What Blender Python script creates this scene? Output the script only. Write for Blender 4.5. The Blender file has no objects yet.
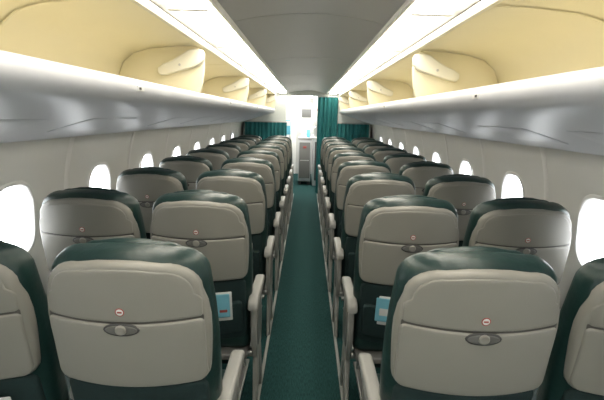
import bpy, math, random
from mathutils import Vector, Matrix
random.seed(4)
C = bpy.context.scene.collection
bpy.context.scene.view_settings.view_transform = 'Standard'

# ---------------------------------------------------------------- materials
def mat(name, col, rough=0.5, metal=0.0, noise=0.0, nscale=40, bump=0.0, bscale=200, emit=None, es=0, spec=0.5, coat=0.0, stretch=None):
    m = bpy.data.materials.new(name); m.use_nodes = True
    nt = m.node_tree; N = nt.nodes; L = nt.links
    b = N["Principled BSDF"]
    b.inputs["Base Color"].default_value = (*col, 1)
    b.inputs["Roughness"].default_value = rough
    b.inputs["Metallic"].default_value = metal
    b.inputs["Specular IOR Level"].default_value = spec
    b.inputs["Coat Weight"].default_value = coat
    tc = N.new("ShaderNodeTexCoord")
    src = tc.outputs["Object"]
    if stretch:
        mp = N.new("ShaderNodeMapping"); mp.inputs["Scale"].default_value = stretch
        L.new(src, mp.inputs["Vector"]); src = mp.outputs["Vector"]
    if noise > 0:
        n = N.new("ShaderNodeTexNoise"); n.inputs["Scale"].default_value = nscale; n.inputs["Detail"].default_value = 4
        L.new(src, n.inputs["Vector"])
        r = N.new("ShaderNodeMix"); r.data_type = 'RGBA'
        r.inputs["A"].default_value = (*[c*(1-noise) for c in col], 1)
        r.inputs["B"].default_value = (*[min(1, c*(1+noise)) for c in col], 1)
        L.new(n.outputs["Fac"], r.inputs["Factor"]); L.new(r.outputs["Result"], b.inputs["Base Color"])
    if bump > 0:
        n2 = N.new("ShaderNodeTexNoise"); n2.inputs["Scale"].default_value = bscale; n2.inputs["Detail"].default_value = 3
        L.new(tc.outputs["Object"], n2.inputs["Vector"])
        bp = N.new("ShaderNodeBump"); bp.inputs["Strength"].default_value = bump; bp.inputs["Distance"].default_value = 0.003
        L.new(n2.outputs["Fac"], bp.inputs["Height"]); L.new(bp.outputs["Normal"], b.inputs["Normal"])
    if emit:
        b.inputs["Emission Color"].default_value = (*emit, 1); b.inputs["Emission Strength"].default_value = es
    return m

M = dict(
 shell = mat("seat_shell_grey", (0.232,0.226,0.200), 0.45, noise=0.05, nscale=8, bump=0.10, bscale=350),
 tray  = mat("tray_grey", (0.242,0.236,0.210), 0.42, noise=0.04, nscale=8, bump=0.08, bscale=350),
 seam = mat("seat_seam", (0.075,0.073,0.066), 0.5),
 leather = mat("green_leather", (0.009,0.030,0.027), 0.38, noise=0.25, nscale=14, bump=0.45, bscale=45),
 pocket = mat("pocket_fabric", (0.007,0.024,0.024), 0.8, noise=0.25, nscale=60, bump=0.5, bscale=300),
 dark = mat("seam_dark", (0.05,0.05,0.05), 0.6),
 latch = mat("latch_grey", (0.13,0.13,0.122), 0.4),
 arm = mat("armrest_plastic", (0.28,0.28,0.262), 0.45, noise=0.03),
 metal = mat("seat_frame_metal", (0.45,0.45,0.44), 0.35, metal=0.8),
 card = mat("card_blue", (0.20,0.50,0.62), 0.4),
 cardw = mat("card_white", (0.65,0.65,0.63), 0.4),
 red = mat("sticker_red", (0.32,0.05,0.04), 0.5),
 carpet = mat("teal_carpet", (0.017,0.056,0.054), 0.95, noise=0.85, nscale=60, bump=0.9, bscale=500, spec=0.1, stretch=(3.0,0.5,1.0)),
 edge = mat("aisle_edge_strip", (0.25,0.26,0.24), 0.6, noise=0.1),
 wall = mat("sidewall_white", (0.76,0.755,0.725), 0.5, noise=0.03, nscale=5, bump=0.05, bscale=300),
 wframe = mat("window_frame", (0.82,0.81,0.79), 0.4),
 ceil = mat("ceiling_grey", (0.55,0.535,0.515), 0.4, noise=0.02, nscale=4),
 trimg = mat("trim_grey", (0.55,0.54,0.52), 0.35),
 white = mat("cove_white", (0.85,0.84,0.80), 0.4),
 cream = mat("bin_cream", (0.86,0.80,0.60), 0.5, noise=0.03, nscale=6),
 binw = mat("bin_outer", (0.55,0.56,0.59), 0.38, noise=0.02, nscale=4),
 hinge = mat("hinge_plastic", (0.82,0.80,0.70), 0.4),
 light = mat("lamp_diffuser", (0.9,0.9,0.85), 0.5, emit=(1.0,0.94,0.83), es=11.5),
 curtain = mat("curtain_teal", (0.015,0.15,0.155), 0.8, noise=0.15, nscale=20, bump=0.2),
 panel = mat("bulkhead_panel", (0.60,0.64,0.62), 0.5),
 steel = mat("galley_steel", (0.45,0.46,0.47), 0.35, metal=0.5),
 glight = mat("galley_lamp", (1,1,1), 0.5, emit=(1,0.98,0.95), es=18),
 blue = mat("poster_blue", (0.12,0.42,0.55), 0.5),
)
gp = bpy.data.materials.new("window_acrylic"); gp.use_nodes = True
nt = gp.node_tree; nt.nodes.clear()
o = nt.nodes.new("ShaderNodeOutputMaterial"); t = nt.nodes.new("ShaderNodeBsdfTransparent"); g = nt.nodes.new("ShaderNodeBsdfGlossy")
g.inputs["Roughness"].default_value = 0.05
mx = nt.nodes.new("ShaderNodeMixShader"); mx.inputs[0].default_value = 0.06
nt.links.new(t.outputs[0], mx.inputs[1]); nt.links.new(g.outputs[0], mx.inputs[2]); nt.links.new(mx.outputs[0], o.inputs[0])
M["glass"] = gp

# ---------------------------------------------------------------- mesh builder
class MB:
    def __init__(s): s.v=[]; s.f=[]; s.m=[]; s.sm=[]; s.mats=[]
    def mi(s, k):
        if k not in s.mats: s.mats.append(k)
        return s.mats.index(k)
    def add(s, vs, fs, k, smooth=True):
        o = len(s.v); s.v += [tuple(v) for v in vs]; i = s.mi(k)
        for f in fs:
            s.f.append([o+j for j in f]); s.m.append(i); s.sm.append(smooth)
    def loops(s, loops, k, closed=True, smooth=True):
        n = len(loops[0]); vs=[p for l in loops for p in l]; fs=[]
        for a in range(len(loops)-1):
            for j in range(n if closed else n-1):
                fs.append([a*n+j, a*n+(j+1)%n, (a+1)*n+(j+1)%n, (a+1)*n+j])
        s.add(vs, fs, k, smooth)
    def plate(s, outline, w0, w1, r, fn, k, seg=3, maxe=None):
        """rounded slab: 2D outline (ccw) extruded w0..w1 with rounded edges, domed caps"""
        P=[Vector(p) for p in outline]
        if fn is backmap: maxe=0.03
        if maxe:
            Q=[]
            for i in range(len(P)):
                a=P[i]; b=P[(i+1)%len(P)]; m=max(1,int(math.ceil((b-a).length/maxe)))
                Q+= [a.lerp(b,j/m) for j in range(m)]
            P=Q
        n=len(P); nr=[]
        for i in range(n):
            a=(P[i]-P[i-1]); b=(P[(i+1)%n]-P[i])
            a=a.normalized() if a.length>1e-9 else b.normalized(); b=b.normalized() if b.length>1e-9 else a
            tt=(a+b); tt = tt.normalized() if tt.length>1e-6 else b
            nr.append(Vector((tt.y,-tt.x)))
        cx=sum((p.x for p in P))/n; cy=sum((p.y for p in P))/n
        def ring(ins,w,sc=1): 
            q=[P[i]-nr[i]*ins for i in range(n)]
            return [fn(cx+(p.x-cx)*sc, cy+(p.y-cy)*sc, w) for p in q]
        SC=(0.01,0.15,0.3,0.45,0.6,0.74,0.88) if maxe else (0.02,0.35,0.7)
        L=[]
        for sc in SC: L.append(ring(r,w0,sc))
        for i in range(seg+1):
            a=math.pi/2*i/seg; L.append(ring(r*(1-math.sin(a)), w0+r*(1-math.cos(a))))
        for i in range(seg+1):
            a=math.pi/2*i/seg; L.append(ring(r*(1-math.cos(a)), w1-r*(1-math.sin(a))))
        for sc in reversed(SC): L.append(ring(r,w1,sc))
        s.loops(L,k)
    def box(s, a, b, k, r=0.004):
        x0,y0,z0=a; x1,y1,z1=b
        s.plate([(x0,y0),(x1,y0),(x1,y1),(x0,y1)], z0,z1,min(r,(z1-z0)*.45,(x1-x0)*.45,(y1-y0)*.45), lambda u,v,w:(u,v,w), k, 2)
    def tube(s, p, q, r, k, n=10):
        p=Vector(p); q=Vector(q); d=(q-p).normalized(); a=d.orthogonal().normalized(); b=d.cross(a)
        L=[]
        for c,rr in ((p,0.0005),(p,r),(q,r),(q,0.0005)):
            L.append([c+a*rr*math.cos(2*math.pi*i/n)+b*rr*math.sin(2*math.pi*i/n) for i in range(n)])
        s.loops(L,k)
    def mesh(s, name):
        me=bpy.data.meshes.new(name); me.from_pydata(s.v,[],s.f)
        for k in s.mats: me.materials.append(M[k])
        me.polygons.foreach_set("material_index", s.m); me.polygons.foreach_set("use_smooth", s.sm)
        import bmesh
        bm=bmesh.new(); bm.from_mesh(me); bmesh.ops.recalc_face_normals(bm, faces=bm.faces); 
        bm.to_mesh(me); bm.free()
        try: me.set_sharp_from_angle(angle=math.radians(50))
        except Exception: pass
        me.update(); return me
    def obj(s, name, loc=(0,0,0)):
        ob=bpy.data.objects.new(name, s.mesh(name)); ob.location=loc; C.objects.link(ob); return ob
def inst(me, name, loc):
    ob=bpy.data.objects.new(name, me); ob.location=loc; C.objects.link(ob); return ob

def rrect(x0,y0,x1,y1,r,n=5, rt=None):
    rt = r if rt is None else rt
    pts=[]
    for cx,cy,a0,rr in ((x1-r,y0+r,-90,r),(x1-rt,y1-rt,0,rt),(x0+rt,y1-rt,90,rt),(x0+r,y0+r,180,r)):
        for i in range(n+1):
            a=math.radians(a0+90*i/n); pts.append((cx+rr*math.cos(a), cy+rr*math.sin(a)))
    return pts

# ---------------------------------------------------------------- seats
T=math.radians(12)
def backmap(u,v,w):
    w = w + 0.9*u*u - 0.012*math.sin(max(0,min(1,v/0.7))*math.pi)
    return (u, 0.146 - v*math.sin(T) + w*math.cos(T), 0.468 + v*math.cos(T) + w*math.sin(T))
def back_outline(hb, hm, ht, v0, v1, rx, ry, rb, crown=0.012):
    pts=[]
    right=[]
    for i in range(5):
        a=math.radians(-90+90*i/4); right.append((hb-rb+rb*math.cos(a), v0+rb+rb*math.sin(a)))
    for i in range(1,6):
        f=i/6; v=v0+rb+(v1-ry-v0-rb)*f
        h = hb+(hm-hb)*math.sin(min(1,f/0.6)*math.pi/2) if f<0.6 else hm+(ht-hm)*((f-0.6)/0.4)**2
        right.append((h,v))
    for i in range(8):
        a=math.radians(90*i/7); right.append((ht-rx+rx*math.cos(a), v1-ry+ry*math.sin(a)))
    right.append((( ht-rx)*0.5, v1+crown*0.8))
    pts=right+[(0,v1+crown)]+[(-u,v) for u,v in reversed(right)]
    return pts

def build_seat(aisle, side):
    """side=+1: aisle lies at local -x (seat on the right of the aisle)"""
    b=MB()
    b.plate(back_outline(0.212,0.229,0.214,-0.06,0.680,0.100,0.088,0.03), 0.0,0.095,0.034, backmap,"leather",4)
    # headrest pad on the front
    b.plate(back_outline(0.160,0.165,0.155,0.47,0.682,0.07,0.06,0.03), 0.06,0.115,0.028, backmap,"leather",4)
    b.plate(back_outline(0.213,0.221,0.203,0.290,0.664,0.096,0.084,0.035), -0.020,0.02,0.012, backmap,"shell",3)
    # upper panel + tray table with the dark joint between them
    b.plate(back_outline(0.205,0.205,0.186,0.510,0.652,0.080,0.070,0.010,0.011), -0.0235,-0.012,0.004, backmap,"shell",3)
    b.plate(rrect(-0.207,0.496,0.207,0.514,0.004,2), -0.0212,-0.012,0.001, backmap,"seam",1)
    b.plate(rrect(-0.2085,0.298,0.2085,0.504,0.028,rt=0.014), -0.0275,-0.012,0.005, backmap,"tray",3)
    # latch
    el=lambda rx,ry,cu,cv,n=20:[(cu+rx*math.cos(2*math.pi*i/n), cv+ry*math.sin(2*math.pi*i/n)) for i in range(n)]
    b.plate(el(0.048,0.0195,0,0.491), -0.0295,-0.024,0.002, backmap,"dark",2)
    b.plate(el(0.043,0.0150,0,0.491), -0.0305,-0.024,0.002, backmap,"latch",2)
    b.plate(el(0.015,0.015,0,0.493), -0.0360,-0.028,0.004, backmap,"tray",2)
    b.plate(el(0.0120,0.0120,0,0.542), -0.0243,-0.022,0.0005, backmap,"red",1)
    b.plate(el(0.0093,0.0093,0,0.542), -0.0248,-0.022,0.0005, backmap,"cardw",1)
    b.plate(rrect(-0.0065,0.5395,0.0065,0.5445,0.0015,2), -0.0254,-0.022,0.0005, backmap,"red",1)
    # lower back, pocket and card
    b.plate(rrect(-0.202,-0.05,0.202,0.286,0.03), -0.014,0.01,0.010, backmap,"pocket",3)
    b.plate(rrect(-0.184,0.0,0.184,0.175,0.02), -0.034,-0.010,0.007, backmap,"pocket",3)
    cu=-0.070*side
    b.plate(rrect(cu-0.062,0.10,cu+0.062,0.232,0.004,2), -0.0375,-0.0355,0.0008, backmap,"card",1)
    b.plate(rrect(cu-0.045,0.135,cu+0.005,0.175,0.003,2), -0.0383,-0.0365,0.0005, backmap,"cardw",1)
    b.plate(rrect(cu+0.015,0.13,cu+0.05,0.145,0.003,2), -0.0383,-0.0365,0.0005, backmap,"red",1)
    b.plate(rrect(cu-0.050,0.08,cu+0.072,0.241,0.004,2), -0.0345,-0.0325,0.0008, backmap,"cardw",1)
    # seat cushion
    b.plate(rrect(-0.214,0.17,0.214,0.62,0.05), 0.355,0.475,0.035, lambda u,v,w:(u,v,w+0.03*(v-0.2)), "leather",4)
    b.plate(rrect(-0.205,0.12,0.205,0.60,0.03), 0.325,0.357,0.008, lambda u,v,w:(u,v,w), "latch",2)
    # beams + legs
    for y in (0.24,0.48): b.tube((-0.222,y,0.305),(0.222,y,0.305),0.02,"metal",12)
    lx = (-0.13*side) if aisle else (0.10*side)
    for (y0,y1) in ((0.24,0.10),(0.48,0.60)):
        b.tube((lx,y0,0.305),(lx,y1,0.02),0.014,"metal",10)
    b.tube((lx,0.24,0.30),(lx,0.56,0.05),0.010,"metal",8)
    b.box((lx-0.02,0.02,0.0),(lx+0.02,0.68,0.022),"metal",0.006)
    # under seat pouch
    b.box((-0.12,0.26,0.22),(0.12,0.46,0.285),"pocket",0.02)
    def arm(x,hw,y0,panel):
        f=lambda u,v,w:(x+w,u,v)
        o=[(y0,0.592),(y0+0.30,0.600),(y0+0.36,0.606),(y0+0.385,0.622),(y0+0.375,0.640),(y0+0.34,0.650),(y0+0.05,0.650),(y0+0.01,0.640),(y0-0.004,0.615)]
        b.plate(o,-hw,hw,0.012,f,"arm",3)
        if panel:
            p=[(y0+0.03,0.44),(y0+0.10,0.30),(y0+0.30,0.30),(y0+0.33,0.42),(y0+0.30,0.60),(y0+0.03,0.60)]
            b.plate(p,-hw*0.55,hw*0.55,0.008,f,"arm",3)
            b.plate([(y0+0.08,0.45),(y0+0.12,0.36),(y0+0.26,0.36),(y0+0.28,0.44),(y0+0.26,0.57),(y0+0.08,0.57)],-hw*0.68,hw*0.68,0.004,f,"latch",2)
            b.plate([(y0+0.10,0.0),(y0+0.16,0.0),(y0+0.22,0.305),(y0+0.12,0.305)],-0.012,0.012,0.006,f,"arm",2)
            b.plate([(y0+0.34,0.0),(y0+0.40,0.0),(y0+0.29,0.305),(y0+0.20,0.305)],-0.012,0.012,0.006,f,"arm",2)
        else:
            p=[(y0+0.0,0.50),(y0+0.07,0.47),(y0+0.12,0.60),(y0+0.0,0.60)]
            b.plate(p,-hw*0.5,hw*0.5,0.006,f,"arm",2)
    if aisle:
        arm(-0.236*side,0.024,0.10,True)
        arm(0.248*side,0.021,0.22,False)
    else:
        arm(0.238*side,0.015,0.12,True)
    return b.mesh("airliner_seat_mesh")
seat_me={(a,s):build_seat(a,s) for a in (True,False) for s in (1,-1)}
D0=1.105; PITCH=0.825; ROWS=9
for k in range(ROWS):
    for s in (-1,1):
        for a,x in ((True,0.470),(False,0.964)):
            inst(seat_me[(a,s)],"airliner_seat",(s*x, D0+PITCH*k, 0.0))

# ---------------------------------------------------------------- shell
Y0=-1.2; Y1=8.83; YE=12.0
prof=[(0,1.222),(.15,1.226),(.3,1.234),(.45,1.247),(.6,1.26),(.75,1.268),(.9,1.272),(1.0,1.274),(1.1,1.268),(1.2,1.256),(1.3,1.235),(1.38,1.21),(1.6,1.15),(1.8,1.06),(2.0,.92),(2.1,.80)]
def wx(z):
    for i in range(len(prof)-1):
        if prof[i][0]<=z<=prof[i+1][0]:
            p0=prof[max(0,i-1)];p1=prof[i];p2=prof[i+1];p3=prof[min(len(prof)-1,i+2)]
            t=(z-p1[0])/(p2[0]-p1[0]); h=p2[0]-p1[0]
            m1=(p2[1]-p0[1])/max(1e-6,(p2[0]-p0[0]))*h; m2=(p3[1]-p1[1])/max(1e-6,(p3[0]-p1[0]))*h
            return (2*t**3-3*t*t+1)*p1[1]+(t**3-2*t*t+t)*m1+(-2*t**3+3*t*t)*p2[1]+(t**3-t*t)*m2
    return prof[-1][1]
WP=0.86; WC=[1.97+WP*k for k in range(-3,8)]; WZ=1.008; WHW=0.145; WHH=0.160
NR=40
def hole(i, sc=0.0):
    a=2*math.pi*i/NR; c,s_=math.cos(a),math.sin(a); e=2/2.7
    return ((WHW+sc)*abs(c)**e*(1 if c>=0 else -1), (WHH+sc)*abs(s_)**e*(1 if s_>=0 else -1))
ZB,ZT=0.70,1.30
def rect(i):
    a=2*math.pi*i/NR; c,s_=math.cos(a),math.sin(a)
    hx,hy=WP/2,(ZT-ZB)/2
    m=max(abs(c),abs(s_)); return (hx*c/m, hy*s_/m)
for s,nm in ((-1,"left"),(1,"right")):
    w=MB(); ya=WC[0]-WP/2; yb=WC[-1]+WP/2
    for wc in WC:
        L=[]
        for t in (0,0.06,0.15,0.3,0.5,0.75,1.0):
            ring=[]
            for i in range(NR):
                h=hole(i); r=rect(i); zc=(ZB+ZT)/2
                y=wc+h[0]*(1-t)+r[0]*t; z=(WZ+h[1])*(1-t)+(zc+r[1])*t
                off=0.022*(1-min(1,t/0.55))**2
                ring.append((s*(wx(z)+off), y, z))
            L.append(ring)
        w.loops(L,"wall")
    zs=[i*ZB/8 for i in range(9)]
    for c0,c1 in ((ya,yb),(yb,YE)):
        w.loops([[(s*wx(z),c0,z) for z in zs],[(s*wx(z),c1,z) for z in zs]],"wall",closed=False)
        zt=[ZT+(1.40-ZT)*i/3 for i in range(4)]
        w.loops([[(s*wx(z),c0,z) for z in zt],[(s*wx(z),c1,z) for z in zt]],"wall",closed=False)
    zm=[ZB+(ZT-ZB)*i/8 for i in range(9)]
    w.loops([[(s*wx(z),yb,z) for z in zm],[(s*wx(z),YE,z) for z in zm]],"wall",closed=False)
    for wc in WC:
        y=wc+WP/2; zz=[0.05+i*0.055 for i in range(25)]
        w.loops([[(s*(wx(z)-0.0005),y-0.022,z) for z in zz],[(s*(wx(z)-0.006),y-0.016,z) for z in zz],[(s*(wx(z)-0.006),y+0.016,z) for z in zz],[(s*(wx(z)-0.0005),y+0.022,z) for z in zz]],"wframe",closed=False,smooth=False)
    ob=w.obj("wall_"+nm)
    d=MB(); zz=[0.0,0.02,0.10,0.115]
    d.loops([[(s*(wx(z)-o_),Y0,z) for z,o_ in zip(zz,(0.012,0.014,0.014,0.002))],[(s*(wx(z)-o_),Y1,z) for z,o_ in zip(zz,(0.012,0.014,0.014,0.002))]],"edge",closed=False)
    d.obj("baseboard_"+nm)
wn=0
for s in (-1,1):
    for wc in WC:
        wn+=1; b=MB(); L=[]
        for sc,off in ((0.022,0.012),(0.016,0.006),(0.006,0.006),(0.0,0.014),(-0.002,0.03),(-0.006,0.045)):
            L.append([(s*(wx(WZ+hole(i,sc)[1])+off), wc+hole(i,sc)[0], WZ+hole(i,sc)[1]) for i in range(NR)])
        b.loops(L,"wframe")
        b.add([(s*(wx(WZ+hole(i,-.005)[1])+0.043),wc+hole(i,-.005)[0],WZ+hole(i,-.005)[1]) for i in range(NR)]+[(s*(wx(WZ)+0.043),wc,WZ)],[[i,(i+1)%NR,NR] for i in range(NR)],"glass")
        b.obj("window_%d"%wn)

# floor
f=MB(); f.add([(-1.23,Y0,0),(1.23,Y0,0),(1.23,YE,0),(-1.23,YE,0),(-1.23,Y0,-.05),(1.23,Y0,-.05),(1.23,YE,-.05),(-1.23,YE,-.05)],[[0,1,2,3],[4,7,6,5],[0,4,5,1],[1,5,6,2],[2,6,7,3],[3,7,4,0]],"carpet",False); f.obj("floor")
for i,s in enumerate((-1,1)):
    b=MB(); b.box((s*0.228-0.009,Y0,0.0005),(s*0.228+0.009,Y1,0.006),"edge",0.002); b.obj("trim_%d"%(i+1))
# crown above everything + ceiling centre panels
c=MB(); 
for s in (-1,1):
    zt=[1.40+0.7*i/10 for i in range(11)]
    c.loops([[(s*wx(z),Y0,z) for z in zt],[(s*wx(z),YE,z) for z in zt]],"wall",closed=False)
c.add([(-.85,Y0,2.1),(.85,Y0,2.1),(.85,YE,2.1),(-.85,YE,2.1)],[[0,1,2,3]],"dark",False)
def cz(x): return 1.955-0.35*x*x
PL=1.58
y=Y0+0.25-PL
while y<Y1:
    a=max(Y0,y+0.004); e=min(Y1,y+PL-0.004)
    n=12; xs=[-0.345+0.69*i/n for i in range(n+1)]
    c.loops([[(x,a,cz(x)+0.015) for x in xs],[(x,a,cz(x)) for x in xs],[(x,e,cz(x)) for x in xs],[(x,e,cz(x)+0.015) for x in xs]],"ceil",closed=False,smooth=False)
    y+=PL
c.add([(-.34,Y0,1.975),(.34,Y0,1.975),(.34,Y1,1.975),(-.34,Y1,1.975)],[[0,1,2,3]],"dark",False)
c.add([(-.9,Y1,1.95),(.9,Y1,1.95),(.9,YE,1.95),(-.9,YE,1.95)],[[0,1,2,3]],"wall",False)
c.obj("ceiling")
# coves and lamps
for i,s in enumerate((-1,1)):
    b=MB()
    P=[(0.345,1.925),(0.345,1.905),(0.352,1.898),(0.368,1.900),(0.372,1.915),(0.40,1.935),(0.55,1.93),(0.565,1.905),(0.578,1.90),(0.585,1.93)]
    b.loops([[(s*x,Y0,z) for x,z in P],[(s*x,Y1,z) for x,z in P]],"white",closed=False)
    b.obj("trim_%d"%(3+i))
    y=Y0+0.1
    lm=MB()
    while y<Y1-0.3:
        n=10
        sec=[(s*(0.470+0.072*math.cos(math.pi+math.pi*j/n)),1.926+0.030*math.sin(math.pi+math.pi*j/n)) for j in range(n+1)]
        e=min(Y1-.05,y+0.97)
        ends=[[(0.47*s,y,1.92)]*(n+1),[(x,y,z) for x,z in sec],[(x,e,z) for x,z in sec],[(0.47*s,e,1.92)]*(n+1)]
        lm.loops(ends,"light",closed=False)
        lm.box((min(s*0.395,s*0.548),e+0.002,1.889),(max(s*0.395,s*0.548),e+0.027,1.93),"trimg",0.003)
        y+=1.0
    lm.obj("ceiling_lamp")

# ---------------------------------------------------------------- overhead bins
BL=2.0
def build_bin(s):
    b=MB(); e=BL-0.004
    out=[(.655,1.598),(.650,1.611),(.635,1.618),(.617,1.615),(.606,1.602),(.602,1.582),(.606,1.560),(.618,1.543),(.64,1.531),(.70,1.514),(.80,1.488),(.90,1.458),(1.0,1.428),(1.10,1.398),(1.20,1.366)]
    inn=[(.655,1.598),(.664,1.572),(.685,1.560),(1.02,1.540),(1.075,1.555),(1.09,1.60),(1.08,1.70),(1.05,1.78),(.99,1.83),(.90,1.855),(.75,1.87),(.62,1.876)]
    top=[(.62,1.876),(.60,1.866),(.585,1.866),(.578,1.878),(.582,1.897)]
    for P,k in ((out,"binw"),(inn,"cream"),(top,"hinge")):
        b.loops([[(s*x,0.0,z) for x,z in P],[(s*x,e,z) for x,z in P]],k,closed=False)
    part=[(.62,1.60),(.70,1.565),(1.02,1.545),(1.075,1.56),(1.085,1.60),(1.075,1.70),(1.045,1.775),(.985,1.825),(.90,1.85),(.75,1.865),(.63,1.868),(.600,1.84),(.588,1.79),(.588,1.74),(.595,1.68),(.605,1.63)]
    if s<0: part=[(-x,z) for x,z in reversed(part)]
    b.plate(part, BL-0.034, BL-0.006, 0.008, lambda u,v,w:(u,w,v),"cream",3)
    # hinge housing across the face of the partition
    hg=[(.590,1.845),(.582,1.830),(.582,1.790),(.600,1.770),(.640,1.752),(.72,1.728),(.79,1.708),(.825,1.705),(.84,1.72),(.838,1.745),(.81,1.765),(.76,1.785),(.71,1.815),(.67,1.842),(.63,1.850)]
    if s<0: hg=[(-x,z) for x,z in reversed(hg)]
    b.plate(hg,BL-0.075,BL-0.030,0.007,lambda u,v,w:(u,w,v),"hinge",3)
    b.plate([(.715*s+.007*math.cos(2*math.pi*i/16),1.762+.007*math.sin(2*math.pi*i/16)) for i in range(16)],BL-0.078,BL-0.070,0.002,lambda u,v,w:(u,w,v),"trimg",2)
    # rib half way along the inside of the bin
    rib=[(.70,1.562),(.70,1.566),(1.015,1.546),(1.07,1.56),(1.084,1.60),(1.074,1.70),(1.045,1.776),(.987,1.824),(.90,1.849),(.75,1.864),(.62,1.870)]
    b.loops([[(s*x,0.90,z) for x,z in rib],[(s*(x-.004),0.903,z-.002) for x,z in rib],[(s*(x-.004),0.912,z-.002) for x,z in rib],[(s*x,0.915,z) for x,z in rib]],"cream",closed=False)
    # placard labels on the rim and PSU hatch joints on the underside
    b.box((min(s*.5995,s*.6035),0.95,1.572),(max(s*.5995,s*.6035),1.01,1.590),"cardw",0.0005)
    b.box((min(s*.5985,s*.601),0.96,1.577),(max(s*.5985,s*.601),0.98,1.586),"dark",0.0003)
    sl=(1.366-1.488)/(1.20-.80)
    def under(u,v,w): return (s*u, v, 1.488+(u-.80)*sl-w)
    for yy in (0.35,1.15):
        b.plate(rrect(.86,yy,1.06,yy+0.5,0.02,3),-0.002,0.0022,0.001,under,"binw",2)
    return b.mesh("overhead_luggage_bin_mesh")
for s in (-1,1):
    me=build_bin(s)
    y=2.72-2*BL
    while y<Y1-1.0:
        inst(me,"overhead_luggage_bin",(0,y,0)); y+=BL

# ---------------------------------------------------------------- front bulkhead, curtains, galley
def wallbox(name,a,b_,k): 
    m=MB(); m.box(a,b_,k,0.004); return m.obj(name)
b=MB()
b.box((-1.2,Y1,0.0),(-0.40,Y1+0.04,1.95),"panel"); b.box((0.24,Y1,0.0),(1.2,Y1+0.04,1.95),"panel"); b.box((-0.40,Y1,1.86),(0.24,Y1+0.04,1.95),"panel",0.004)
b.obj("wall_front")
def curtain(x0,x1,y,z0,z1,k="curtain"):
    m=MB(); n=90
    def row(z,f): return [(x0+(x1-x0)*i/n, y+0.022*f*math.sin(i/n*(x1-x0)*2*math.pi/0.075+0.5*math.sin(i*.2)), z) for i in range(n+1)]
    m.loops([row(z1,0.5),row(z1-0.2,0.9),row((z0+z1)/2,1.0),row(z0,1.15)],k,closed=False)
    m.tube((x0,y,z1+0.012),(x1,y,z1+0.012),0.008,"metal",8)
    return m.obj("curtain")
curtain(0.19,0.57,Y1-0.05,0.03,1.84)
curtain(0.575,1.17,Y1-0.05,0.03,1.36)
curtain(-1.17,-0.38,Y1-0.05,0.03,1.36)
# vestibule
wallbox("wall_galley_left",(-0.80,Y1+0.04,0),(-0.76,YE,1.95),"wall")
wallbox("wall_galley_right",(0.55,Y1+0.04,0),(0.59,YE,1.95),"wall")
wallbox("wall_end",(-1.3,YE,0),(1.3,YE+0.04,2.1),"wall")
wallbox("wall_rear",(-1.3,Y0-0.04,0),(1.3,Y0,2.1),"wall")
# stowage closet, left of the vestibule, with a poster on it
q=MB(); q.box((-0.755,9.7,0.0),(-0.30,10.7,1.93),"white",0.01); q.box((-0.72,9.69,0.1),(-0.33,9.70,1.85),"wall",0.006); q.tube((-0.35,9.68,.95),(-0.35,9.68,1.1),0.008,"metal")
q.box((-0.46,9.683,1.10),(-0.34,9.689,1.40),"blue",0.002); q.box((-0.45,9.679,1.28),(-0.35,9.683,1.38),"cardw",0.001)
q.obj("stowage_closet")
d=MB(); d.box((-0.27,YE-0.03,0),(0.22,YE-0.002,1.85),"trimg",0.01); d.box((-0.14,YE-0.045,1.45),(0.10,YE-0.031,1.66),"latch",0.004); d.box((-0.2,YE-0.045,1.05),(0.15,YE-0.031,1.3),"panel",0.004); d.tube((0.17,YE-.06,.8),(0.17,YE-.06,.95),0.01,"metal"); d.obj("door_1")
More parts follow.
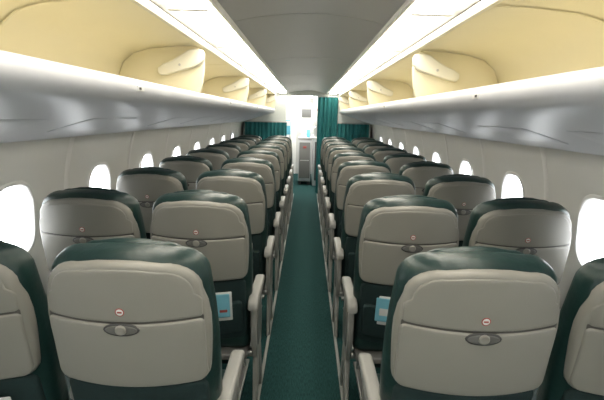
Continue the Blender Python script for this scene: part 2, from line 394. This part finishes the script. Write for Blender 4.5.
# galley cabinet on the right of the vestibule
q=MB(); q.box((0.14,9.9,0.0),(0.54,11.7,1.02),"steel",0.01); q.box((0.11,9.88,1.02),(0.54,11.72,1.05),"trimg",0.008)
q.box((0.15,9.9,1.38),(0.54,11.7,1.90),"panel",0.01)
for i in range(3):
    q.box((0.18+0.115*i,9.885,0.12),(0.28+0.115*i,9.90,0.95),"dark",0.004)
    q.box((0.175+0.118*i,9.885,1.45),(0.275+0.118*i,9.90,1.82),"trimg",0.004)
    q.box((0.205+0.118*i,9.875,1.60),(0.245+0.118*i,9.886,1.64),"red",0.003)
q.box((0.15,10.0,1.05),(0.25,10.2,1.27),"metal",0.02); q.box((0.27,10.0,1.05),(0.36,10.2,1.34),"latch",0.01)
q.obj("galley_cabinet")
t=MB(); 
t.box((-0.17,10.0,0.08),(0.10,10.7,1.0),"steel",0.015); t.box((-0.15,9.985,0.15),(0.08,10.0,0.93),"latch",0.005); t.box((-0.18,9.99,0.99),(0.11,10.71,1.03),"metal",0.01)
t.box((-0.07,9.975,0.80),(0.0,9.986,0.85),"red",0.003); t.box((-0.13,9.978,0.53),(0.06,9.986,0.55),"metal",0.003)
for x in (-0.13,0.06):
    for y in (10.07,10.63): t.tube((x,y,0.0),(x,y,0.085),0.03,"dark")
t.box((-0.12,10.1,1.03),(-0.02,10.3,1.14),"cardw",0.01); t.box((0.0,10.1,1.03),(0.07,10.25,1.20),"blue",0.01)
t.obj("galley_trolley")
g=MB(); g.box((-0.28,9.0,1.925),(0.12,11.6,1.945),"glight",0.005); g.obj("galley_ceiling_lamp")

# ---------------------------------------------------------------- world
w=bpy.data.worlds.new("World"); bpy.context.scene.world=w; w.use_nodes=True
bg=w.node_tree.nodes["Background"]; bg.inputs[0].default_value=(0.95,0.98,1.0,1); bg.inputs[1].default_value=8.0

# ---------------------------------------------------------------- camera
cd=bpy.data.cameras.new("camera"); cam=bpy.data.objects.new("camera",cd); C.objects.link(cam)
cd.sensor_width=36; cd.lens=461/604*36; cd.clip_start=0.02
cam.matrix_world = Matrix.Translation((0.0,0,1.5)) @ Matrix.Rotation(math.radians(0.4),4,'Z') @ Matrix.Rotation(math.radians(90-10.4),4,'X') @ Matrix.Rotation(math.radians(1.3),4,'Z')
bpy.context.scene.camera=cam
